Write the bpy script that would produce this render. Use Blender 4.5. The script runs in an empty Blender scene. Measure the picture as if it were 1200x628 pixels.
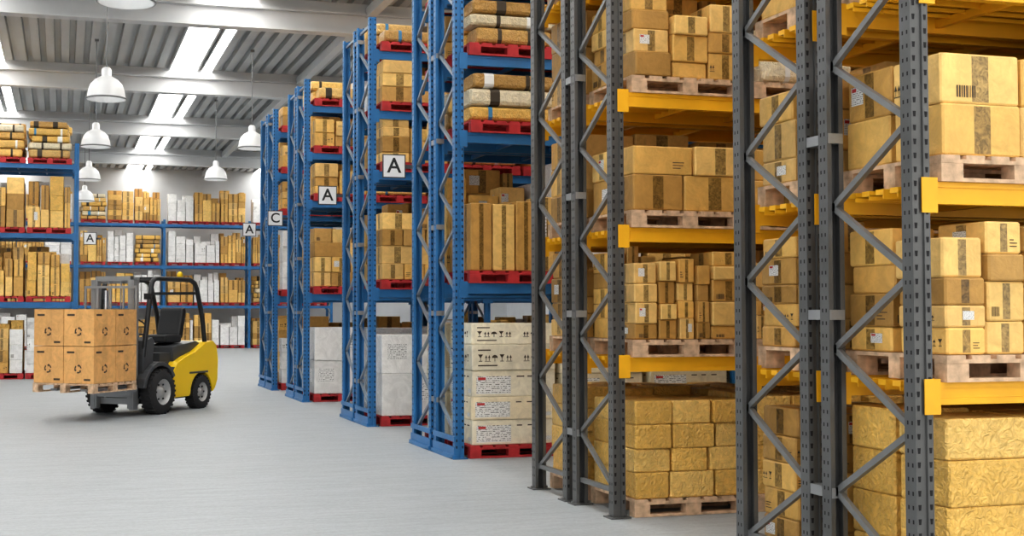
import bpy, math, random
from mathutils import Vector, Matrix
R = random.Random(7)
scene = bpy.context.scene
scene.view_settings.view_transform = 'Standard'
try: scene.view_settings.look = 'Medium High Contrast'
except Exception: pass

# ------------------------------------------------------------------ materials
def new_mat(name, col=(0.5,0.5,0.5), rough=0.6, metal=0.0, noise=0.0, nscale=8.0, bump=0.0):
    m = bpy.data.materials.new(name); m.use_nodes = True
    nt = m.node_tree; b = nt.nodes['Principled BSDF']
    b.inputs['Roughness'].default_value = rough
    b.inputs['Metallic'].default_value = metal
    b.inputs['Base Color'].default_value = (*col, 1)
    if noise > 0 or bump > 0:
        tc = nt.nodes.new('ShaderNodeTexCoord')
        n = nt.nodes.new('ShaderNodeTexNoise'); n.inputs['Scale'].default_value = nscale
        n.inputs['Detail'].default_value = 6
        nt.links.new(tc.outputs['Object'], n.inputs['Vector'])
        r = nt.nodes.new('ShaderNodeMapRange')
        r.inputs['From Min'].default_value = 0.3; r.inputs['From Max'].default_value = 0.7
        r.inputs['To Min'].default_value = 1-noise; r.inputs['To Max'].default_value = 1+noise
        nt.links.new(n.outputs['Fac'], r.inputs['Value'])
        mx = nt.nodes.new('ShaderNodeVectorMath'); mx.operation = 'SCALE'
        mx.inputs[0].default_value = col
        nt.links.new(r.outputs['Result'], mx.inputs['Scale'])
        nt.links.new(mx.outputs['Vector'], b.inputs['Base Color'])
        if bump > 0:
            bp = nt.nodes.new('ShaderNodeBump'); bp.inputs['Strength'].default_value = bump
            bp.inputs['Distance'].default_value = 0.02
            nt.links.new(n.outputs['Fac'], bp.inputs['Height'])
            nt.links.new(bp.outputs['Normal'], b.inputs['Normal'])
    return m

def carton_mat(name, tape=True, wrinkle=0.3, nscale=6.0, rough=0.6, contrast=0.18, bscale=1.6):
    m = bpy.data.materials.new(name); m.use_nodes = True
    nt = m.node_tree; N = nt.nodes; L = nt.links; b = N['Principled BSDF']
    b.inputs['Roughness'].default_value = rough
    at = N.new('ShaderNodeAttribute'); at.attribute_name = 'boxcol'
    tc = N.new('ShaderNodeTexCoord')
    n1 = N.new('ShaderNodeTexNoise'); n1.inputs['Scale'].default_value = nscale; n1.inputs['Detail'].default_value = 8
    n1.inputs['Roughness'].default_value = 0.65
    n1.inputs['Distortion'].default_value = 1.2
    L.new(tc.outputs['Object'], n1.inputs['Vector'])
    r = N.new('ShaderNodeMapRange'); r.inputs['From Min'].default_value=0.3; r.inputs['From Max'].default_value=0.7
    r.inputs['To Min'].default_value=1-contrast; r.inputs['To Max'].default_value=1+contrast
    L.new(n1.outputs['Fac'], r.inputs['Value'])
    sc = N.new('ShaderNodeVectorMath'); sc.operation='SCALE'
    L.new(at.outputs['Color'], sc.inputs[0]); L.new(r.outputs['Result'], sc.inputs['Scale'])
    out = sc.outputs['Vector']
    if tape:
        uv = N.new('ShaderNodeSeparateXYZ'); L.new(tc.outputs['UV'], uv.inputs[0])
        a = N.new('ShaderNodeMath'); a.operation='SUBTRACT'; a.inputs[1].default_value=0.5; L.new(uv.outputs['X'], a.inputs[0])
        ab = N.new('ShaderNodeMath'); ab.operation='ABSOLUTE'; L.new(a.outputs[0], ab.inputs[0])
        lt = N.new('ShaderNodeMath'); lt.operation='LESS_THAN'; lt.inputs[1].default_value=0.11; L.new(ab.outputs[0], lt.inputs[0])
        mu = N.new('ShaderNodeMath'); mu.operation='MULTIPLY'; L.new(lt.outputs[0], mu.inputs[0]); L.new(at.outputs['Alpha'], mu.inputs[1])
        n3 = N.new('ShaderNodeTexNoise'); n3.inputs['Scale'].default_value=26; n3.inputs['Detail'].default_value=4; n3.inputs['Distortion'].default_value=1.5
        L.new(tc.outputs['Object'], n3.inputs['Vector'])
        r3 = N.new('ShaderNodeMapRange'); r3.inputs['From Min'].default_value=0.35; r3.inputs['From Max'].default_value=0.7
        r3.inputs['To Min'].default_value=0.24; r3.inputs['To Max'].default_value=0.60; L.new(n3.outputs['Fac'], r3.inputs['Value'])
        mx = N.new('ShaderNodeMix'); mx.data_type='RGBA'
        L.new(mu.outputs[0], mx.inputs['Factor']); L.new(out, mx.inputs['A'])
        dk = N.new('ShaderNodeVectorMath'); dk.operation='SCALE'
        L.new(out, dk.inputs[0]); L.new(r3.outputs['Result'], dk.inputs['Scale']); L.new(dk.outputs['Vector'], mx.inputs['B'])
        out = mx.outputs['Result']
        rr = N.new('ShaderNodeMapRange'); rr.inputs['To Min'].default_value=rough; rr.inputs['To Max'].default_value=0.3
        L.new(mu.outputs[0], rr.inputs['Value']); L.new(rr.outputs['Result'], b.inputs['Roughness'])
    L.new(out, b.inputs['Base Color'])
    n2 = N.new('ShaderNodeTexNoise'); n2.inputs['Scale'].default_value = nscale*bscale; n2.inputs['Detail'].default_value = 5
    n2.inputs['Distortion'].default_value = 2.0
    L.new(tc.outputs['Object'], n2.inputs['Vector'])
    bp = N.new('ShaderNodeBump'); bp.inputs['Strength'].default_value=wrinkle; bp.inputs['Distance'].default_value=0.03
    L.new(n2.outputs['Fac'], bp.inputs['Height']); L.new(bp.outputs['Normal'], b.inputs['Normal'])
    return m

def label_mat():
    m = bpy.data.materials.new('paper_label'); m.use_nodes=True
    nt=m.node_tree; N=nt.nodes; L=nt.links; b=N['Principled BSDF']
    tc=N.new('ShaderNodeTexCoord'); mp=N.new('ShaderNodeMapping'); mp.inputs['Scale'].default_value=(14,9,1)
    L.new(tc.outputs['UV'], mp.inputs['Vector'])
    ch=N.new('ShaderNodeTexNoise'); ch.inputs['Scale'].default_value=1.3; ch.inputs['Detail'].default_value=1
    L.new(mp.outputs['Vector'], ch.inputs['Vector'])
    sp=N.new('ShaderNodeSeparateXYZ'); L.new(mp.outputs['Vector'], sp.inputs[0])
    fr=N.new('ShaderNodeMath'); fr.operation='FRACT'; L.new(sp.outputs['Y'], fr.inputs[0])
    g=N.new('ShaderNodeMath'); g.operation='GREATER_THAN'; g.inputs[1].default_value=0.6; L.new(fr.outputs[0], g.inputs[0])
    g2=N.new('ShaderNodeMath'); g2.operation='GREATER_THAN'; g2.inputs[1].default_value=0.5; L.new(ch.outputs['Fac'], g2.inputs[0])
    mu=N.new('ShaderNodeMath'); mu.operation='MULTIPLY'; L.new(g.outputs[0], mu.inputs[0]); L.new(g2.outputs[0], mu.inputs[1])
    mx=N.new('ShaderNodeMix'); mx.data_type='RGBA'
    mx.inputs['A'].default_value=(0.80,0.80,0.79,1); mx.inputs['B'].default_value=(0.12,0.12,0.12,1)
    L.new(mu.outputs[0], mx.inputs['Factor']); L.new(mx.outputs['Result'], b.inputs['Base Color'])
    return m

M_CART = carton_mat('carton_taped', True, 0.20, 7, 0.55, 0.16)
M_WRIN = carton_mat('carton_creased', False, 0.95, 13, 0.34, 0.20, 1.3)
M_WRAP = carton_mat('stretch_wrap', False, 0.45, 5, 0.18, 0.14, 2.2)
M_LABEL = label_mat()
M_PRINT = new_mat('carton_print', (0.06,0.045,0.03), 0.7)
M_RED = new_mat('label_red', (0.5,0.04,0.04), 0.6)
M_STRAP = new_mat('strap_blue', (0.05,0.22,0.42), 0.4)
CM = [M_CART, M_WRIN, M_WRAP, M_LABEL, M_PRINT, M_RED, M_STRAP]
M_GREY = new_mat('rack_grey_paint', (0.115,0.118,0.12), 0.36, 0.3, 0.16, 3)
M_GREYL = new_mat('rack_grey_light', (0.20,0.205,0.21), 0.38, 0.4, 0.1, 3)
M_SPACER = new_mat('galvanised_spacer', (0.30,0.31,0.32), 0.4, 0.5, 0.1, 3)
M_HOLE = new_mat('slot_dark', (0.012,0.012,0.014), 0.8)
M_BLUE = new_mat('rack_blue_paint', (0.032,0.17,0.40), 0.38, 0.1, 0.15, 3)
M_BLUEG = new_mat('brace_galvanised', (0.26,0.31,0.37), 0.4, 0.5)
M_YEL = new_mat('beam_yellow_paint', (0.87,0.46,0.022), 0.42, 0.0, 0.08, 4)
M_YEL2 = new_mat('truck_yellow_paint', (0.90,0.60,0.01), 0.3)
M_WOOD = new_mat('pallet_wood', (0.60,0.42,0.28), 0.8, 0, 0.35, 14, 0.3)
M_REDP = new_mat('pallet_red', (0.44,0.03,0.035), 0.6, 0, 0.2, 8)
M_WHITE = new_mat('white_enamel', (0.76,0.77,0.78), 0.3)
M_STEEL = new_mat('light_steel', (0.60,0.61,0.62), 0.5, 0.1, 0.06, 1)
M_BLACK = new_mat('black_plastic', (0.02,0.021,0.023), 0.4)
M_DGREY = new_mat('dark_grey_body', (0.06,0.063,0.068), 0.45)
M_RUB = new_mat('tyre_rubber', (0.025,0.025,0.027), 0.8)
M_RIM = new_mat('rim_grey', (0.45,0.45,0.45), 0.4, 0.3)
M_MAST = new_mat('mast_steel', (0.33,0.34,0.35), 0.35, 0.6)
M_CHROME = new_mat('chrome', (0.7,0.7,0.72), 0.15, 1.0)

# ------------------------------------------------------------------ mesh builder
class MB:
    def __init__(s): s.v=[]; s.f=[]; s.m=[]; s.uv=[]; s.c=[]; s.sm=[]
    def face(s, pts, mi=0, uv=None, col=(1,1,1,1), smooth=False):
        i=len(s.v); s.v.extend([tuple(p) for p in pts]); n=len(pts)
        s.f.append(tuple(range(i,i+n))); s.m.append(mi)
        s.uv.append(uv if uv else [(0,0),(1,0),(1,1),(0,1)][:n] if n<=4 else [(0,0)]*n)
        s.c.append(col); s.sm.append(smooth)
    def idx(s, pts, faces, mi=0, smooth=False, col=(1,1,1,1)):
        i=len(s.v); s.v.extend([tuple(p) for p in pts])
        for f in faces:
            s.f.append(tuple(i+k for k in f)); s.m.append(mi); n=len(f)
            s.uv.append([(0,0)]*n); s.c.append(col); s.sm.append(smooth)
    def box(s, c, size, mi=0, rz=0.0, col=(1,1,1,1), M=None):
        hx,hy,hz = size[0]/2,size[1]/2,size[2]/2
        pts=[Vector((x,y,z)) for z in (-hz,hz) for x,y in ((-hx,-hy),(hx,-hy),(hx,hy),(-hx,hy))]
        if M is not None: pts=[M@p for p in pts]
        elif rz: 
            co,si=math.cos(rz),math.sin(rz); pts=[Vector((p.x*co-p.y*si,p.x*si+p.y*co,p.z)) for p in pts]
        c=Vector(c); pts=[p+c for p in pts]
        s.idx(pts, [(0,1,5,4),(1,2,6,5),(2,3,7,6),(3,0,4,7),(4,5,6,7),(3,2,1,0)], mi, col=col)
    def box2(s, a, b, mi=0):
        s.box(((a[0]+b[0])/2,(a[1]+b[1])/2,(a[2]+b[2])/2),(abs(b[0]-a[0]),abs(b[1]-a[1]),abs(b[2]-a[2])),mi)
    def bar(s, p0, p1, w, h, mi=0, up=(0,0,1)):
        p0=Vector(p0); p1=Vector(p1); d=p1-p0; l=d.length; d.normalize()
        u=Vector(up); sx=d.cross(u)
        if sx.length<1e-4: sx=d.cross(Vector((1,0,0)))
        sx.normalize(); u=sx.cross(d)
        M=Matrix((d,sx,u)).transposed()
        s.box((p0+p1)/2,(l,w,h),mi,M=M)
    def tube(s, pts, r, n=10, mi=0, smooth=True):
        pts=[Vector(p) for p in pts]; rings=[]
        for i,p in enumerate(pts):
            d=(pts[min(i+1,len(pts)-1)]-pts[max(i-1,0)]).normalized()
            a=d.cross(Vector((0,0,1)))
            if a.length<0.05: a=d.cross(Vector((0,1,0)))
            a.normalize(); b=a.cross(d)
            rings.append([p+a*(r*math.cos(2*math.pi*k/n))+b*(r*math.sin(2*math.pi*k/n)) for k in range(n)])
        vs=[q for rg in rings for q in rg]; fs=[]
        for i in range(len(pts)-1):
            for k in range(n):
                fs.append((i*n+k,i*n+(k+1)%n,(i+1)*n+(k+1)%n,(i+1)*n+k))
        s.idx(vs,fs,mi,smooth)
        s.idx(rings[0],[tuple(range(n))],mi); s.idx(rings[-1],[tuple(range(n))],mi)
    def lathe(s, prof, origin, axis='z', n=28, mi=0, smooth=True):
        o=Vector(origin); vs=[]; fs=[]
        for r,h in prof:
            for k in range(n):
                a=2*math.pi*k/n; x,y=r*math.cos(a),r*math.sin(a)
                vs.append(o+(Vector((x,y,h)) if axis=='z' else Vector((x,h,y))))
        for i in range(len(prof)-1):
            for k in range(n):
                fs.append((i*n+k,i*n+(k+1)%n,(i+1)*n+(k+1)%n,(i+1)*n+k))
        s.idx(vs,fs,mi,smooth)
    def prism(s, poly, y0, y1, mi=0):
        n=len(poly)
        vs=[Vector((p[0],y,p[1])) for y in (y0,y1) for p in poly]
        fs=[(k,(k+1)%n,n+(k+1)%n,n+k) for k in range(n)]
        fs.append(tuple(range(n))); fs.append(tuple(n+k for k in reversed(range(n))))
        s.idx(vs,fs,mi)
    def obj(s, name, mats, parent=None, center=True, bevel=0.0, fixn=False, attr=False):
        me=bpy.data.meshes.new(name)
        off=Vector((0,0,0))
        if center and s.v:
            xs=[v[0] for v in s.v]; ys=[v[1] for v in s.v]; zs=[v[2] for v in s.v]
            off=Vector(((min(xs)+max(xs))/2,(min(ys)+max(ys))/2,min(zs)))
        me.from_pydata([(v[0]-off.x,v[1]-off.y,v[2]-off.z) for v in s.v],[],s.f)
        for m in mats: me.materials.append(m)
        me.polygons.foreach_set('material_index', s.m)
        me.polygons.foreach_set('use_smooth', s.sm)
        if attr:
            ul=me.uv_layers.new(name='UVMap'); fl=[]
            for u in s.uv:
                for q in u: fl.extend(q)
            ul.data.foreach_set('uv', fl)
            ca=me.color_attributes.new('boxcol','FLOAT_COLOR','CORNER'); fl=[]
            for f,c in zip(s.f,s.c): fl.extend(list(c)*len(f))
            ca.data.foreach_set('color', fl)
        me.update()
        if fixn:
            import bmesh
            bm=bmesh.new(); bm.from_mesh(me); bmesh.ops.recalc_face_normals(bm, faces=bm.faces); bm.to_mesh(me); bm.free()
        o=bpy.data.objects.new(name,me); bpy.context.collection.objects.link(o)
        o.location=off
        if parent: o.parent=parent
        if bevel>0:
            bv=o.modifiers.new('bevel','BEVEL'); bv.width=bevel; bv.segments=2; bv.limit_method='ANGLE'
        return o

def empty(name, loc=(0,0,0), rz=0):
    e=bpy.data.objects.new(name,None); bpy.context.collection.objects.link(e)
    e.location=loc; e.rotation_euler=(0,0,rz); e.empty_display_size=0.3
    return e

# ------------------------------------------------------------------ cartons
GOLD=[(0.82,0.51,0.150),(0.76,0.46,0.13),(0.86,0.57,0.20),(0.62,0.36,0.10),(0.72,0.47,0.17),(0.46,0.26,0.07),(0.56,0.33,0.10)]
GOLDW=[(0.86,0.54,0.14),(0.80,0.49,0.12),(0.90,0.60,0.19)]
CREAM=[(0.84,0.74,0.54),(0.80,0.68,0.46),(0.86,0.80,0.64)]
UVQ=[(0,0),(1,0),(1,1),(0,1)]
def carton(b, c, size, style, rz=0.0, marks=0, tape=None, pal=None, marktype=None):
    if style==2:
        g=R.uniform(0.74,0.88); col=(g,g*0.995,g*0.98); style_m=2
    else:
        col=R.choice(pal or (GOLDW if style==1 else GOLD)); k=R.uniform(0.84,1.06); col=tuple(q*k for q in col); style_m=style
    al = (1.0 if R.random()<0.78 else 0.0) if tape is None else tape
    col=(*col,al)
    hx,hy,hz=size[0]/2,size[1]/2,size[2]/2
    co,si=math.cos(rz),math.sin(rz); c=Vector(c)
    def P(x,y,z): return Vector((c.x+x*co-y*si, c.y+x*si+y*co, c.z+z))
    e=min(0.010,hx*0.1)
    def ring(z,s): 
        return [P(x,y,z) for x,y in ((-hx+e+s,-hy+s),(hx-e-s,-hy+s),(hx-s,-hy+e+s),(hx-s,hy-e-s),(hx-e-s,hy-s),(-hx+e+s,hy-s),(-hx+s,hy-e-s),(-hx+s,-hy+e+s))]
    rs=[ring(-hz,e*.6),ring(-hz+e,0),ring(hz-e,0),ring(hz,e*.6)]
    for q in range(3):
        for k in range(8):
            k2=(k+1)%8
            side = q==1 and k%2==0
            b.face([rs[q][k],rs[q][k2],rs[q+1][k2],rs[q+1][k]], style_m, UVQ if side else [(0,0)]*4, col)
    b.face(rs[3], style_m, [(.02,0),(.98,0),(1,.02),(1,.98),(.98,1),(.02,1),(0,.98),(0,.02)], col)
    b.face(list(reversed(rs[0])), style_m, [(0,0)]*8, col)
    def pt(face,u,v,o):
        if face=='f': return P(-hx+2*hx*u,-hy-o,-hz+2*hz*v)
        return P(-hx-o,hy-2*hy*u,-hz+2*hz*v)
    def quad(face,u0,v0,u1,v1,mi,o=0.002):
        b.face([pt(face,u0,v0,o),pt(face,u1,v0,o),pt(face,u1,v1,o),pt(face,u0,v1,o)],mi,UVQ)
    def tri(face,u,v,w,h,mi,o=.002,flip=False):
        if flip: b.face([pt(face,u-w/2,v+h,o),pt(face,u,v,o),pt(face,u+w/2,v+h,o)],mi,None)
        else: b.face([pt(face,u-w/2,v,o),pt(face,u+w/2,v,o),pt(face,u,v+h,o)],mi,None)
    def glass(face,u,v,s=.05):
        tri(face,u,v+.12,s,.16,4,flip=True); quad(face,u-.004,v+.03,u+.004,v+.14,4); quad(face,u-s*.35,v,u+s*.35,v+.03,4)
    def arrows(face,u,v,s=.05):
        for d in (-.3,.3):
            quad(face,u+s*d-.004,v+.03,u+s*d+.004,v+.16,4); tri(face,u+s*d,v+.14,s*.5,.12,4)
        quad(face,u-s*.6,v,u+s*.6,v+.02,4)
    def umbrella(face,u,v,s=.05):
        n=6; pts=[pt(face,u+s*.6*math.cos(math.pi*i/n),v+.14+.12*math.sin(math.pi*i/n),.002) for i in range(n+1)]
        b.face(pts,4); quad(face,u-.004,v,u+.004,v+.14,4)
    if marks and R.random()<marks:
        for face in ('f','s'):
            t=R.random() if marktype is None else marktype
            if t==5:
                quad(face,.05,.10,.46,.78,3); quad(face,.07,.64,.16,.74,5,.003)
                u=.53
                for i in range(3): quad(face,u,.74,u+R.uniform(.05,.1),.79,4); u+=.13
                quad(face,.84,.14,.95,.3,3)
            elif t==6:
                u=.07
                for i,f in enumerate((glass,arrows,umbrella,glass,arrows)):
                    f(face,u+.03,.34,.06); u+=.085
                u=.62
                for i,f in enumerate((arrows,umbrella,glass)):
                    f(face,u+.03,.34,.06); u+=.09
                quad(face,.07,.16,.30,.21,4); quad(face,.07,.76,.22,.81,4)
            elif t<0.22:
                u=R.uniform(0.06,0.2)
                for i in range(9):
                    w=R.choice((0.008,0.014,0.02)); quad(face,u,0.12,u+w,0.36,4); u+=w+0.012
            elif t<0.55:
                u=R.uniform(0.05,0.6); quad(face,u,0.35,u+0.28,0.75,3)
                if R.random()<0.5: quad(face,u+.02,0.64,u+0.12,0.72,5,0.003)
            elif t<0.75:
                u=R.choice((0.10,0.70)); arrows(face,u,.3,.12); 
                if R.random()<.5: glass(face,u+.16,.3,.09)
            elif t<0.95:
                u=R.choice((0.06,0.66))
                for i in range(3): quad(face,u,.22+i*.1,u+R.uniform(.1,.24),.25+i*.1,4)

def bundle(b, c, size, rz=0.0):
    hx,hy,hz=size[0]/2,size[1]/2,size[2]/2
    k=R.uniform(.8,1.05); col=(*[q*k for q in R.choice(GOLD+GOLDW+CREAM[:2])],0); n=14
    co,si=math.cos(rz),math.sin(rz); c=Vector(c)
    def P(x,y,z): return Vector((c.x+x*co-y*si, c.y+x*si+y*co, c.z+z))
    def se(a,p=0.45): 
        cc,ss=math.cos(a),math.sin(a); return (math.copysign(abs(cc)**p,cc),math.copysign(abs(ss)**p,ss))
    xs=[(-hx,.80),(-hx+.02,.95),(-hx+.06,1)]+[(-hx*.5,1.0),(0,.98),(hx*.5,1)]+[(hx-.06,1),(hx-.02,.95),(hx,.80)]
    vs=[]; fs=[]
    for x,s in xs:
        for q in range(n):
            a=se(2*math.pi*(q+.5)/n); vs.append(P(x,a[0]*hy*s,a[1]*hz*s))
    m=len(xs)
    for i in range(m-1):
        for q in range(n): fs.append((i*n+q,i*n+(q+1)%n,(i+1)*n+(q+1)%n,(i+1)*n+q))
    fs.append(tuple(range(n))); fs.append(tuple((m-1)*n+q for q in range(n)))
    b.idx(vs,fs,1,False,col)
    for xx in (R.uniform(-.7,-.3)*hx, R.uniform(.3,.7)*hx):
        w=.025 if R.random()<.7 else .06; mi=R.choice((4,4,4,3,6))
        vs=[]
        for x in (xx-w,xx+w):
            for q in range(n): a=se(2*math.pi*(q+.5)/n); vs.append(P(x,a[0]*(hy+.004),a[1]*(hz+.004)))
        b.idx(vs,[(q,(q+1)%n,n+(q+1)%n,n+q) for q in range(n)],mi)

def add_load(b, x0,x1,y0,y1,z, bw=0.36,bd=0.45,bh=0.26,n=3,style=0,marks=0.25,jit=0.012,rag=0.2,vary=True,mode='grid',H=0.8,pal=None,marktypes=None):
    W=x1-x0; D=y1-y0
    if mode=='mix':
        ny=max(1,round(D/bd)); dd=D/ny
        for j in range(ny):
            x=x0
            while x<x1-0.12:
                w=min(bw*R.uniform(0.7,1.35), x1-x)
                if x1-x-w<0.12: w=x1-x
                top=H*(R.uniform(0.80,1.02) if j==0 else R.uniform(0.92,1.05))
                zz=z
                st=style if style!=9 else R.choice((0,0,0,1,2))
                while True:
                    h=bh*R.uniform(0.7,1.3)
                    if zz+h>z+top+0.03: break
                    carton(b,(x+w/2,y0+dd*(j+.5)+R.uniform(-jit,jit),zz+h/2),(w-.014-R.uniform(0,.03),dd-.02-jit,h-.003),st,R.uniform(-1,1)*jit,marks,pal=pal)
                    zz+=h
                x+=w
        return
    if mode=='bundle':
        zz=z; ny=max(1,round(D/bd)); dd=D/ny
        while zz+bh<z+H:
            h=bh*R.uniform(.85,1.15)
            for j in range(ny):
                if zz+2*bh>z+H and R.random()<rag: continue
                w=W*R.uniform(.84,1.02)
                bundle(b,((x0+x1)/2+R.uniform(-.04,.04),y0+dd*(j+.5),zz+h/2),(w,dd-.03,h-.004),R.uniform(-.03,.03))
            zz+=h
        return
    zz=z
    for k in range(n):
        h=bh*(R.uniform(0.9,1.1) if vary else 1)
        nx=max(1,round(W/(bw*(R.uniform(0.85,1.2) if vary else 1)))); ny=max(1,round(D/bd))
        ws=[R.uniform(0.85,1.15) if vary else 1 for _ in range(nx)]; t=sum(ws); ws=[w/t*W for w in ws]
        for j in range(ny):
            x=x0
            for i in range(nx):
                w=ws[i]
                if k==n-1 and R.random()<rag: x+=w; continue
                hh=h if k<n-1 else h*R.uniform(0.85,1.0)
                dd=D/ny
                mt=marktypes[k%len(marktypes)] if marktypes else None
                carton(b,(x+w/2+R.uniform(-jit,jit)*.5, y0+dd*(j+.5)+R.uniform(-jit,jit), zz+hh/2),
                       (w-0.012-jit*.5, dd-0.02-jit, hh-0.004), style, R.uniform(-1,1)*jit*1.6, marks, pal=pal, marktype=mt,
                       tape=0.0 if marktypes else None)
                x+=w
        zz+=h

# ------------------------------------------------------------------ pallets
def pallet_mesh(name, L, D, mat):
    b=MB(); H=0.144
    nb=7
    for i in range(nb):
        w=L/nb*0.78; x=-L/2+w/2+(L-w)*i/(nb-1)
        b.box((x,0,H-0.011),(w,D,0.022))
    for y in (-D/2+.05,0,D/2-.05):
        b.box((0,y,H-0.033),(L,0.1,0.022))
        for x in (-L/2+.07,0,L/2-.07): b.box((x,y,0.06),(0.14,0.1,0.078))
        b.box((0,y,0.0105),(L,0.1,0.021))
    o=b.obj(name,[mat],center=False)
    me=o.data; bpy.data.objects.remove(o); return me
PALW=pallet_mesh('wooden_pallet',1.08,0.88,M_WOOD)
PALR=pallet_mesh('red_pallet',1.08,0.88,M_REDP)
def put_pallet(me,name,x,y,z,rz=0,parent=None):
    o=bpy.data.objects.new(name,me); bpy.context.collection.objects.link(o); o.location=(x,y,z); o.rotation_euler=(0,0,rz)
    if parent: o.parent=parent
    return o

# ------------------------------------------------------------------ rack
PW=0.11
def column(b, x, y, H, mi=0, holes=True, facing=1):
    w=PW; d=0.09
    prof=[(-w/2,-d/2),(-w*0.16,-d/2),(-w*0.13,-d/2+.012),(w*0.13,-d/2+.012),(w*0.16,-d/2),(w/2,-d/2),(w/2,d/2),(w/2-.03,d/2),(w/2-.03,d/2-.01),
          (w/2-.01,d/2-.01),(w/2-.01,-d/2+.02),(-w/2+.01,-d/2+.02),(-w/2+.01,d/2-.01),(-w/2+.03,d/2-.01),(-w/2+.03,d/2),(-w/2,d/2)]
    n=len(prof); s=facing
    lo=[Vector((x+p[0],y+p[1]*s,0.01)) for p in prof]; hi=[Vector((p.x,p.y,H)) for p in lo]
    b.idx(lo+hi,[(k,(k+1)%n,n+(k+1)%n,n+k) for k in range(n)],mi)
    b.idx(hi,[tuple(range(n))],mi)
    if holes:
        z=0.12
        while z<H-0.05:
            for dx in (-w*0.33,w*0.33):
                yy=y-s*(d/2+.001)
                b.face([(x+dx-.007,yy,z),(x+dx+.007,yy,z),(x+dx+.010,yy,z+.030),(x+dx-.010,yy,z+.030)],1)
            for sx in (-1,1):
                for dy in (-0.018,0.018):
                    xx=x+sx*(w/2+.001)
                    b.face([(xx,y+dy-.006,z),(xx,y+dy+.006,z),(xx,y+dy+.006,z+.022),(xx,y+dy-.006,z+.022)],1)
            z+=0.075
    b.box((x,y,0.006),(w+.07,d+.07,0.012),mi)
    for q in (-1,1): b.box((x+q*(w/2+.018),y,0.02),(0.02,0.02,0.02),2)

def frame(b, x, ya, yb, H, phase=0, guard=False, holes=True):
    column(b,x,ya,H,0,holes,1); column(b,x,yb,H,0,holes,-1)
    z=0.22; k=phase; step=0.42
    b.bar((x,ya+.04,z),(x,yb-.04,z),0.035,0.04,2)
    while z+step<H:
        a=(x,ya+.03,z) if k%2==0 else (x,yb-.03,z)
        c=(x,yb-.03,z+step) if k%2==0 else (x,ya+.03,z+step)
        b.bar(a,c,0.032,0.036,2)
        for p in (a,c): b.box(p,(0.05,0.05,0.05),2)
        z+=step; k+=1
    b.bar((x,ya+.04,H-.1),(x,yb-.04,H-.1),0.035,0.04,2)

def rack(name, X0, nb, BW, Y0, levels, H, cols, rows=2, fd=0.76, gap=0.22, deck=False, guard=False, holes=True, direction=1, conn_mi=3):
    root=empty(name,(X0,Y0,0))
    inv=Vector((-X0,-Y0,0))
    b=MB(); bb=MB()
    xs=[X0+direction*BW*i for i in range(nb+1)]
    for r in range(rows):
        ya=Y0+r*(fd+gap); yb=ya+fd
        for i,x in enumerate(xs):
            frame(b,x,ya,yb,H,(i+r)%2,guard,holes and i==0)
            if guard and i==0:
                for zz,hh in ((0.08,0.10),(0.24,0.06)):
                    b.box2((x-.07,ya-.05,zz-.04),(x-.05,yb+.05,zz+hh-.04),0)
                b.box2((x-.09,ya-.06,0.0),(x-.055,yb+.06,0.05),0)
        for i in range(nb):
            xa,xb=sorted((xs[i],xs[i+1])); xa+=PW/2; xb-=PW/2
            for z in levels:
                for y in (ya,yb):
                    s=-1 if y==ya else 1
                    bb.box2((xa,y-.025,z-.12),(xb,y+.025,z),3)
                    bb.box2((xa,y+s*.025,z-.12),(xb,y+s*.032,z-.085),3)
                    bb.box2((xa,y+s*.025,z-.03),(xb,y+s*.032,z),3)
                    for xx,sg in ((xa,1),(xb,-1)):
                        bb.box2((xx,y+s*.046,z-.17),(xx+sg*.045,y-s*.03,z+.02),conn_mi)
                        bb.box2((xx-sg*.055,y+s*.046,z-.17),(xx+sg*.045,y+s*.052,z+.02),conn_mi)
                if deck:
                    for q in range(1,6):
                        yy=ya+fd*q/6
                        bb.box2((xa,yy-.035,z-.035),(xb,yy+.035,z-.005),3)
                        bb.box2((xa,yy-.035,z-.06),(xb,yy-.028,z-.03),3)
                for q in range(1,5):
                    xx=xa+(xb-xa)*q/5
                    bb.box2((xx-.02,ya+.02,z-.09),(xx+.02,yb-.02,z-.04),3)
    if rows==2:
        z=0.6
        while z<H-.2:
            for x in xs: b.box2((x-.05,Y0+fd-.05,z),(x+.05,Y0+fd+gap+.05,z+.06),4)
            z+=1.05
    mats=[cols[0],M_HOLE,cols[2],cols[1],M_SPACER]
    for mb,nm in ((b,'upright_frames'),(bb,'load_beams')):
        o=mb.obj(nm,mats,fixn=False); o.location=o.location+inv; o.parent=root
    return root

GC=(M_GREY,M_YEL,M_GREYL); BC=(M_BLUE,M_BLUE,M_BLUEG)
GL=[1.32,2.40,3.53,4.63]; BL=[2.03,3.79,4.70,5.60]
X0=4.42; BW=3.6
YS=[5.67,9.43,13.69,17.87,23.0,26.6]
for g,y in enumerate(YS):
    if g<2: rack('pallet_rack',X0,2,BW,y,GL,6.2,GC,deck=True)
    else: rack('pallet_rack',X0,2,BW,y,BL,6.1,BC,guard=True)

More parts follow.
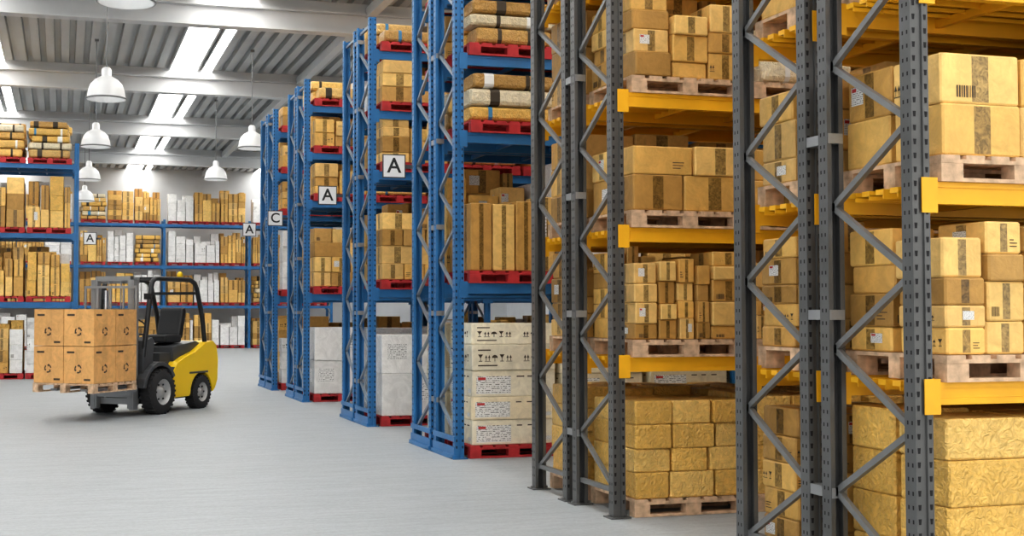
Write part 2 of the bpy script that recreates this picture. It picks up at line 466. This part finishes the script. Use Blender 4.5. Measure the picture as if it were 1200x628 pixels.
def S(bw,bh,n,style=0,marks=0.25,rag=0.2,bd=0.45,jit=0.012,vary=True,**k): return dict(bw=bw,bh=bh,n=n,style=style,marks=marks,rag=rag,bd=bd,jit=jit,vary=vary,**k)
def MX(bw,bh,H,style=0,marks=.35,bd=.43,jit=.02,**k): return dict(mode='mix',bw=bw,bh=bh,H=H,style=style,marks=marks,bd=bd,jit=jit,**k)
def BN(bh,H,bd=.43,rag=.3): return dict(mode='bundle',bh=bh,H=H,bd=bd,rag=rag)
SPEC={
 0:{0:[[S(.50,.25,4,1,0,0,.45,.012,False),S(.48,.25,4,1,0,.1,.45),S(.4,.25,4,1,0)],[S(.3,.19,5,0,.6,.1),S(.35,.2,5,0,.4),S(.4,.25,4,1,0)]],
    1:[[MX(.26,.17,.76,0,.5)],[MX(.26,.17,.78,0,.4)]],
    2:[[S(.50,.285,2,0,.6,0,.45,.012,False),S(.4,.27,3,0,.5,.3)],[MX(.34,.22,.82,0,.4)]],
    3:[[MX(.32,.19,.80)],[MX(.36,.2,.8)]],
    4:[[S(.5,.3,2,0)],[S(.5,.3,2,0)]]},
 1:{0:[[S(.34,.205,4,1,0,0,.45,.01)],[S(.34,.22,4,1,.1,0)]],
    1:[[MX(.18,.16,.76,0,.5,.43,.02)],[MX(.25,.2,.78,0,.3)]],
    2:[[S(.52,.29,2,0,.3,0,.45,.01)],[S(.5,.26,3,0,.3,.3)]],
    3:[[MX(.36,.19,.80,0,.3,.45,.04),BN(.24,.75),MX(.4,.25,.8)],[MX(.45,.26,.8)]],
    4:[[S(.5,.3,2,0)],[S(.5,.3,2,0)]]},
}
blueA={0:[[S(1.2,.29,5,0,1.0,0,.9,.015,True,pal=CREAM,marktypes=[5,5,5,6,6])],[S(1.2,.29,5,0,1,0,.9,pal=CREAM,marktypes=[5,5,6,5,6])]],
       1:[[S(.30,.85,1,0,.2,.0,.45,.01),S(1.0,1.3,1,2,.2,0,.9,pal=CREAM),S(.4,.4,3,0,.3,.1)],[MX(.4,.35,1.4),S(1.0,1.3,1,2,.2,0,.9)]],
       2:[[BN(.20,.68)],[BN(.22,.66),MX(.5,.2,.65)]],
       3:[[BN(.18,.60)],[MX(.5,.2,.65)]],
       4:[[BN(.2,.5)],[MX(.6,.2,.5)]]}
blueB={0:[[S(1.1,.64,2,2,1.0,0,.9,.01,marktypes=[0.5,0.5])],[S(1.1,.64,2,2,.4,0,.9)]],
       1:[[S(.42,.26,4,0,.4,.1),MX(.4,.26,1.3)],[MX(.42,.3,1.3)]],
       2:[[MX(.4,.2,.68,9),BN(.2,.65)],[MX(.5,.22,.65)]],
       3:[[MX(.5,.2,.66),BN(.2,.6)],[MX(.5,.2,.6,2)]],
       4:[[BN(.2,.5),MX(.5,.2,.5)],[MX(.5,.2,.5)]]}
blueC={0:[[MX(.5,.3,1.5,9)],[MX(.4,.3,1.4)]],
       1:[[MX(.4,.28,1.3,9),MX(.4,.28,1.3)],[MX(.5,.3,1.3)]],
       2:[[MX(.4,.2,.66)],[MX(.4,.2,.66,2)]],
       3:[[MX(.5,.2,.66)],[MX(.5,.2,.6)]],
       4:[[MX(.5,.2,.5)],[MX(.5,.2,.5)]]}
SPEC[2]=blueA; SPEC[3]=blueB; SPEC[4]=blueB; SPEC[5]=blueC

def fill_rack(xa, nb, BW, Y0, levels, spec, pal, palname, rows=2, fd=0.76, gap=0.22, npal=3):
    for r in range(rows):
        yc=Y0+r*(fd+gap)+fd/2
        for i in range(nb):
            for li,z in enumerate([0.0]+levels):
                sp=spec[li][r%len(spec[li])]
                b=MB()
                cw=(BW-PW-0.10)/npal
                for p in range(npal):
                    x=xa+i*BW+PW/2+0.05+cw*(p+.5)
                    zz=z+0.001+(0.002 if li==0 else 0)
                    put_pallet(pal,palname,x+R.uniform(-.01,.01),yc+R.uniform(-.01,.01),zz,R.uniform(-.01,.01))
                    s=sp[min(p,len(sp)-1)] if i==0 else R.choice(sp)
                    w=cw*0.47
                    add_load(b,x-w,x+w,yc-.43,yc+.43,zz+0.146,**s)
                b.obj('carton_stack',CM,attr=True)
for g,y in enumerate(YS):
    fill_rack(X0,2,BW,y,GL if g<2 else BL,SPEC[g],PALW if g<2 else PALR,'wooden_pallet' if g<2 else 'red_pallet')

# left rack and back rack
LY=32.7; LL=[1.94,3.68,5.45]
rack('pallet_rack',0.31,2,3.6,LY,LL,6.0,BC,direction=-1,holes=False)
mix={0:[[MX(.4,.3,1.3,2),MX(.3,.3,1.4,9),S(1.0,1.3,1,1,0,0,.9)],[MX(.5,.4,1.4)]],
     1:[[MX(.25,.4,1.3,0,.1),MX(.3,.4,1.3,9)],[MX(.5,.4,1.3)]],
     2:[[MX(.3,.5,1.3,9,.1),MX(.3,.5,1.3,2)],[MX(.5,.4,1.3,2)]],
     3:[[BN(.2,1.1),BN(.2,1.0)],[BN(.2,1.1)]]}
fill_rack(0.31-7.2,2,3.6,LY,LL,mix,PALR,'red_pallet')
BY=57.4
rack('pallet_rack',0.53-7.8,5,3.9,BY,[1.97,3.80,5.70],5.9,BC,rows=1,fd=1.0,holes=False)
for i in range(5):
    for li,z in enumerate([0,1.97,3.80,5.70]):
        b=MB() 
        for p in range(3):
            x=0.53-7.8+3.9*i+0.15+1.2*(p+.5)
            put_pallet(PALR,'red_pallet',x,BY+.5,z+.003)
            if R.random()<.3: add_load(b,x-.56,x+.56,BY+.06,BY+.94,z+.15,**BN(.2,1.3,.44,.3))
            else: add_load(b,x-.58,x+.58,BY+.06,BY+.94,z+.15,**MX(R.choice((.3,.45,.6)),R.choice((.25,.35,.45)),1.45,R.choice((0,0,9,2)),.1,.44))
        b.obj('carton_stack',CM,attr=True)

# ------------------------------------------------------------------ signs
def sign(ch, x, y, z, s=0.31):
    e=empty('aisle_sign',(x,y,z))
    b=MB(); b.box((0,0,0),(s,0.012,s),0); b.box((0,-.008,0),(s*.9,0.006,s*.9),1)
    b.box((s/2+.05,0.02,0),(0.14,0.02,0.05),0)
    o=b.obj('plate',[M_DGREY,M_WHITE],center=False,parent=e)
    cu=bpy.data.curves.new('letter','FONT'); cu.body=ch; cu.size=s*0.88; cu.align_x='CENTER'; cu.align_y='CENTER'; cu.extrude=0.001
    cu.offset=0.004
    t=bpy.data.objects.new('letter',cu); bpy.context.collection.objects.link(t); t.rotation_euler=(math.pi/2,0,0); t.location=(0,-.0125,0)
    t.data.materials.append(M_BLACK); t.parent=e
for ch,g in (('A',2),('A',3),('C',4),('A',5)):
    sign(ch, X0-0.31, YS[g]+1.74, 3.58)
sign('A', 0.31+0.34, LY+0.0, 3.57, 0.32)

# ------------------------------------------------------------------ room
XL,XR,YF,YB,HC=-12.0,22.0,-6.0,60.0,8.5
M_FLOOR=bpy.data.materials.new('floor_concrete'); M_FLOOR.use_nodes=True
nt=M_FLOOR.node_tree; N=nt.nodes; L=nt.links; pb=N['Principled BSDF']; pb.inputs['Roughness'].default_value=0.55
tc=N.new('ShaderNodeTexCoord'); mp=N.new('ShaderNodeMapping'); mp.inputs['Scale'].default_value=(0.8,6.0,1); L.new(tc.outputs['Object'],mp.inputs['Vector'])
n1=N.new('ShaderNodeTexNoise'); n1.inputs['Scale'].default_value=2.4; n1.inputs['Detail'].default_value=10; n1.inputs['Roughness'].default_value=.7; L.new(mp.outputs['Vector'],n1.inputs['Vector'])
n2=N.new('ShaderNodeTexNoise'); n2.inputs['Scale'].default_value=26; n2.inputs['Detail'].default_value=5; n2.inputs['Roughness'].default_value=.8; L.new(tc.outputs['Object'],n2.inputs['Vector'])
ad=N.new('ShaderNodeMath'); ad.operation='ADD'; L.new(n1.outputs['Fac'],ad.inputs[0]); L.new(n2.outputs['Fac'],ad.inputs[1])
cr=N.new('ShaderNodeMapRange'); cr.inputs['From Min'].default_value=0.7; cr.inputs['From Max'].default_value=1.3
cr.inputs['To Min'].default_value=0.80; cr.inputs['To Max'].default_value=1.18; L.new(ad.outputs[0],cr.inputs['Value'])
vm=N.new('ShaderNodeVectorMath'); vm.operation='SCALE'; vm.inputs[0].default_value=(0.325,0.35,0.37); L.new(cr.outputs['Result'],vm.inputs['Scale']); L.new(vm.outputs['Vector'],pb.inputs['Base Color'])
M_WALL=new_mat('wall_concrete',(0.58,0.60,0.62),0.8,0,0.12,0.6)
M_ROOF=new_mat('roof_sheet',(0.46,0.47,0.47),0.5,0.1,0.08,0.6)
def slab(name,a,b_,mat):
    b=MB(); b.box2(a,b_); return b.obj(name,[mat])
slab('floor',(XL,YF,-0.2),(XR,YB,0),M_FLOOR)
slab('wall_back',(XL,YB,0),(XR,YB+.2,HC+.3),M_WALL)
slab('wall_left',(XL-.2,YF,0),(XL,YB,HC+.3),M_WALL)
slab('wall_right',(XR,YF,0),(XR+.2,YB,HC+.3),M_WALL)
sky=[]
for base in (-8.8,-2.75,2.81,8.9,14.9):
    sky.append((base,base+.76)); sky.append((base+.88,base+1.18))
sky.sort()
b=MB(); x=XL; P=0.36
def seg(xa,xb):
    n=max(1,round((xb-xa)/P)); p=(xb-xa)/n; pts=[]
    for i in range(n):
        q=xa+i*p
        pts.extend([(q,HC),(q+p*.55,HC),(q+p*.60,HC+.14),(q+p*.95,HC+.14)])
    pts.append((xb,HC))
    for (a,za),(c,zc) in zip(pts,pts[1:]):
        b.face([(a,YF,za),(a,YB,za),(c,YB,zc),(c,YF,zc)],0)
for a,c in sky:
    seg(x,a); x=c
seg(x,XR)
b.box2((XL,YF,HC+.2),(XR,YB,HC+.24),0)
b.obj('ceiling',[M_ROOF])
M_SKY=bpy.data.materials.new('skylight_glow'); M_SKY.use_nodes=True
q=M_SKY.node_tree.nodes['Principled BSDF']; q.inputs['Base Color'].default_value=(.9,.9,.9,1)
q.inputs['Emission Color'].default_value=(1,0.975,0.93,1); q.inputs['Emission Strength'].default_value=9.5
for i,(a,c) in enumerate(sky):
    b=MB(); b.box2((a,YF,HC+.02),(c,YB,HC+.06),0)
    for xx in (a,c): b.box2((xx-.02,YF,HC-.04),(xx+.02,YB,HC+.02),1)
    b.obj('window_%d'%(i+1),[M_SKY,M_STEEL])
root=empty('roof_beams',(5,30,HC))
b=MB()
for y in (9,17.8,26.5,35,43.7,52.4):
    b.box2((XL,y-.17,7.80),(XR,y+.17,7.85)); b.box2((XL,y-.02,7.82),(XR,y+.02,8.27)); b.box2((XL,y-.17,8.23),(XR,y+.17,8.28))
    b.box2((XL,y-.04,8.28),(XR,y+.04,8.5))
for xx in (-6.5,6.5,15):
    b.box2((xx-.1,YF,8.20),(xx+.1,YB,8.42))
o=b.obj('steelwork',[M_STEEL]); o.location-=Vector((5,30,HC)); o.parent=root

# ------------------------------------------------------------------ pendant lamps
M_LAMPIN=bpy.data.materials.new('lamp_bulb'); M_LAMPIN.use_nodes=True
q=M_LAMPIN.node_tree.nodes['Principled BSDF']; q.inputs['Emission Color'].default_value=(1,.98,.94,1); q.inputs['Emission Strength'].default_value=4
def lamp(x,y,z):
    b=MB(); n=28
    prof=[(0.36,0.0),(0.365,0.02),(0.35,0.06),(0.335,0.16),(0.29,0.28),(0.21,0.37),(0.12,0.42),(0.09,0.44),(0.09,0.56),(0.06,0.60),(0.0,0.61)]
    b.lathe(prof,(0,0,0),'z',n,0)
    b.lathe([(0.345,0.0),(0.33,0.06),(0.315,0.16),(0.27,0.27),(0.19,0.35),(0.0,0.38)],(0,0,0),'z',n,0)
    b.lathe([(0.36,0.0),(0.345,0.0)],(0,0,0),'z',n,0)
    b.lathe([(0,0.08),(0.06,0.10),(0.08,0.16),(0.06,0.24),(0.04,0.36)],(0,0,0),'z',14,1)
    b.lathe([(0.368,0.0),(0.378,0.01),(0.368,0.03)],(0,0,0),'z',n,2)
    b.tube([(0,0,0.6),(0,0,HC-.1-z)],0.012,8,2)
    b.box((0,0,HC-.12-z),(0.1,0.1,0.06),2)
    o=b.obj('pendant_lamp',[M_WHITE,M_LAMPIN,M_GREYL],center=False); o.location=(x,y,z)
for zc,z in ((15.6,5.62),(22.9,5.64),(30.3,5.74),(38.4,5.78),(46,5.8)):
    lamp(0.74,(zc-.2)/.963,z)
for zc in (31.5,39):
    lamp(4.62,(zc-1.2)/.963,5.86)

# ------------------------------------------------------------------ forklift
FK=empty('forklift_truck',(1.109,21.29,0),math.atan2(-.788,-.616))
def part(b,name,mats,bevel=0.0,fixn=True):
    return b.obj(name,mats,parent=FK,center=False,bevel=bevel,fixn=fixn)
def arc(cx,cz,r,a0,a1,n):
    return [(cx+r*math.cos(math.radians(a0+(a1-a0)*i/n)), cz+r*math.sin(math.radians(a0+(a1-a0)*i/n))) for i in range(n+1)]
poly=[(-.46,.24),(-.46,.70),(-.60,.84),(-.85,.93),(-1.15,1.0),(-1.5,1.16),(-1.72,1.18),(-1.84,1.10),(-1.90,.85),(-1.88,.48),(-1.80,.34)]
poly=poly+[(-1.73,.28)]+arc(-1.35,.28,.36,180,0,10)+[(-.95,.24)]
b=MB(); b.prism(poly,-.54,.54,0)
part(b,'counterweight_body',[M_YEL2],0.03)
b=MB(); b.box2((-1.75,-.36,.2),(-.3,.36,1.0)); b.box2((-.5,-.38,.18),(.36,.38,.85))
b.prism([(.38,.55),(.38,1.0),(.30,1.22),(.12,1.28),(.05,1.2),(.1,.9),(-.05,.62)],-.5,.5)
b.prism(arc(0,.37,.50,150,10,8)+arc(0,.37,.43,10,150,8),-.60,-.36); b.prism(arc(0,.37,.50,150,10,8)+arc(0,.37,.43,10,150,8),.36,.60)
b.box2((-.47,-.56,.30),(-.36,.56,.42)); b.box2((-.62,-.53,.70),(-.36,.53,.76))
b.prism([(-.62,.8),(-.62,1.1),(-1.35,1.18),(-1.55,1.12),(-1.4,.95)],-.42,.42)
b.box2((-1.56,-.545,.62),(-.95,.545,.66))
part(b,'chassis_and_hood',[M_DGREY],0.012)
b=MB(); b.box2((-1.15,-.25,1.16),(-.65,.25,1.30)); b.prism([(-1.08,1.28),(-1.20,1.75),(-1.28,1.78),(-1.32,1.7),(-1.2,1.22)],-.24,.24)
part(b,'seat',[M_BLACK],0.03)
b=MB(); b.tube([(.08,0,1.2),(-.18,0,1.42)],.025,10); 
c=Vector((-.2,0,1.44)); u=Vector((.64,0,.77)); 
ring=[c+Vector((0,1,0))*(.17*math.cos(t*2*math.pi/18))+u*(.17*math.sin(t*2*math.pi/18)) for t in range(19)]
b.tube(ring,.015,8); b.bar(ring[0],ring[9],.02,.02)
for yy in (-.2,-.27,-.34): b.tube([(.1,yy,1.22),(.06,yy,1.42)],.012,6)
part(b,'steering_wheel',[M_BLACK])
b=MB()
for s in (-.47,.47):
    b.tube([(.33,s,.95),(.28,s,1.25),(.12,s,2.12),(.08,s,2.2),(0,s,2.25),(-1.05,s,2.25),(-1.2,s,2.2),(-1.28,s,2.1),(-1.46,s,1.6),(-1.56,s,1.1)],.042,10)
for x in (-.02,-.2,-.38,-.56,-.74,-.92,-1.1): b.bar((x,-.47,2.26),(x,.47,2.26),.05,.03)
b.bar((-1.3,-.47,2.02),(-1.3,.47,2.02),.04,.05)
part(b,'overhead_guard',[M_BLACK])
b=MB(); b.lathe([(0,0),(.05,0),(.05,.08),(.03,.11),(0,.115)],(-1.0,.3,2.28),'z',12,1); 
b.box2((.12,.38,1.9),(.2,.5,2.0),0); b.box2((.12,-.5,1.9),(.2,-.38,2.0),0)
part(b,'work_lights',[M_BLACK,M_YEL2])
def wheel(x,y,r,w,name):
    b=MB(); h=w/2
    b.lathe([(r*.58,-h),(r*.9,-h),(r,-h*.7),(r,h*.7),(r*.9,h),(r*.58,h)],(x,y,r),'y',32,0)
    b.lathe([(r*.58,-h*.96),(r*.5,-h*.5),(r*.2,-h*.45),(r*.18,-h*.75),(0,-h*.75)],(x,y,r),'y',24,1)
    b.lathe([(r*.58,h*.96),(r*.5,h*.5),(r*.2,h*.45),(r*.18,h*.75),(0,h*.75)],(x,y,r),'y',24,1)
    for k in range(28):
        a=2*math.pi*k/28
        M=Matrix.Rotation(-a,3,'Y')
        b.box((x+r*math.cos(a),y,r+r*math.sin(a)),(0.022,w*.9,0.035),0,M=M)
    for k in range(6):
        a=2*math.pi*k/6
        for s in (-1,1): b.box((x+r*.36*math.cos(a),y+s*h*.52,r+r*.36*math.sin(a)),(.03,.02,.03),0)
    part(b,name,[M_RUB,M_RIM],fixn=True)
wheel(0,.53,.37,.24,'wheel_1'); wheel(0,-.53,.37,.24,'wheel_2'); wheel(-1.35,.46,.29,.2,'wheel_3'); wheel(-1.35,-.46,.29,.2,'wheel_4')
b=MB(); b.tube([(0,-.5,.36),(0,.5,.36)],.06,10); b.tube([(-1.35,-.44,.28),(-1.35,.44,.28)],.05,10); part(b,'axles',[M_DGREY])
b=MB()
for s in (-1,1):
    b.box2((.40,s*.40-.02,.10),(.54,s*.40+.02,2.22)); b.box2((.40,s*.37-.03,.10),(.425,s*.37+.03,2.22)); b.box2((.515,s*.37-.03,.10),(.54,s*.37+.03,2.22))
    b.box2((.43,s*.32-.02,.12),(.53,s*.32+.02,2.28))
    b.tube([(.38,s*.24,.2),(.38,s*.24,2.05)],.035,10,1); b.tube([(.47,s*.12,.6),(.47,s*.12,2.2)],.012,6)
for z in (.18,1.25,2.16): b.box2((.38,-.42,z),(.43,.42,z+.10))
b.box2((.44,-.34,2.2),(.52,.34,2.28)); b.box2((.44,-.34,.3),(.52,.34,.4))
part(b,'mast',[M_MAST,M_CHROME])
b=MB()
for z in (.46,.86): b.box2((.56,-.52,z-.05),(.60,.52,z+.05))
for y in (-.50,-.25,0,.25,.50): b.box2((.565,y-.015,.85),(.59,y+.015,2.10))
for z in (1.45,2.08): b.box2((.565,-.515,z),(.59,.515,z+.04))
for y in (-.28,.28):
    b.box2((.60,y-.06,.40),(.64,y+.06,.95)); b.box2((.60,y-.06,.465),(1.65,y+.06,.50))
o=part(b,'fork_carriage',[M_MAST])
fp=MB(); 
for i in range(7): fp.box((.66+.065+i*(1.0)/6,0,.445+.133),(.13,1.14,.022))
for y in (-.52,0,.52):
    fp.box((1.225,y,.445+.111),(1.13,.1,.022)); fp.box((1.225,y,.4555),(1.13,.1,.021))
    for x in (.72,1.225,1.73): fp.box((x,y,.505),(.12,.1,.078))
part(fp,'wooden_pallet',[M_WOOD])
b=MB()
CB=(0.74,0.41,0.15)
R2=random.Random(3)
def ring_arrows(b,F,u,v,s):
    for k in range(3):
        a0=k*120+10; n=5; pts=[]
        for i in range(n): 
            A=math.radians(a0+i*16); pts.append(((s*math.cos(A),s*math.sin(A)),(s*.66*math.cos(A),s*.66*math.sin(A))))
        for (a,c),(a2,c2) in zip(pts,pts[1:]):
            b.face([F(u+a[0],v+a[1]),F(u+a2[0],v+a2[1]),F(u+c2[0],v+c2[1]),F(u+c[0],v+c[1])],4)
        A=math.radians(a0+64); B=math.radians(a0+94)
        b.face([F(u+s*1.2*math.cos(A),v+s*1.2*math.sin(A)),F(u+s*.8*math.cos(B),v+s*.8*math.sin(B)),F(u+s*.42*math.cos(A),v+s*.42*math.sin(A))],4,[(0,0),(1,0),(1,1)])
for k in range(2):
    for i in range(2):
        for j in range(2):
            cx=.66+.28+i*.56; cy=-.285+j*.57; cz=.592+.285+k*.575
            kk=R2.uniform(.92,1.06)
            sx,sy,sz=.55,.56,.565
            pts=[Vector((cx+a*sx/2,cy+c*sy/2,cz+d*sz/2)) for d in (-1,1) for a,c in ((-1,-1),(1,-1),(1,1),(-1,1))]
            for f in [(0,1,5,4),(1,2,6,5),(2,3,7,6),(3,0,4,7),(4,5,6,7),(3,2,1,0)]:
                b.face([pts[t] for t in f],0,[(0,0),(1,0),(1,1),(0,1)],(CB[0]*kk,CB[1]*kk,CB[2]*kk,0.12))
            if i==1:
                F=lambda u,v,cx=cx,cy=cy,cz=cz: Vector((cx+sx/2+.002,cy+u,cz+v)); ring_arrows(b,F,-.01,-.06,.068)
                b.face([F(-.22,.18),F(-.08,.18),F(-.08,.21),F(-.22,.21)],4); b.face([F(.1,-.24),F(.22,-.24),F(.22,-.21),F(.1,-.21)],4)
            if j==1:
                F=lambda u,v,cx=cx,cy=cy,cz=cz: Vector((cx-u,cy+sy/2+.002,cz+v)); ring_arrows(b,F,0,-.06,.068)
                b.face([F(-.22,.18),F(-.08,.18),F(-.08,.21),F(-.22,.21)],4)
b.obj('cartons',CM,parent=FK,center=False,attr=True)

# ------------------------------------------------------------------ lights
w=bpy.data.worlds.new('World'); scene.world=w; w.use_nodes=True
w.node_tree.nodes['Background'].inputs['Color'].default_value=(1.0,0.965,0.91,1); w.node_tree.nodes['Background'].inputs['Strength'].default_value=1.6

# ------------------------------------------------------------------ camera
cam=bpy.data.cameras.new('Camera'); co=bpy.data.objects.new('Camera',cam); bpy.context.collection.objects.link(co)
F=1450.0
cam.sensor_width=36; cam.lens=36*F/1200; cam.shift_x=120/1200.0; cam.shift_y=0.0
cam.clip_end=200
psi=math.atan(0.28); pitch=math.atan(51/F)
co.location=(0,0,1.7); co.rotation_euler=(math.pi/2+pitch,0,-psi)
scene.camera=co
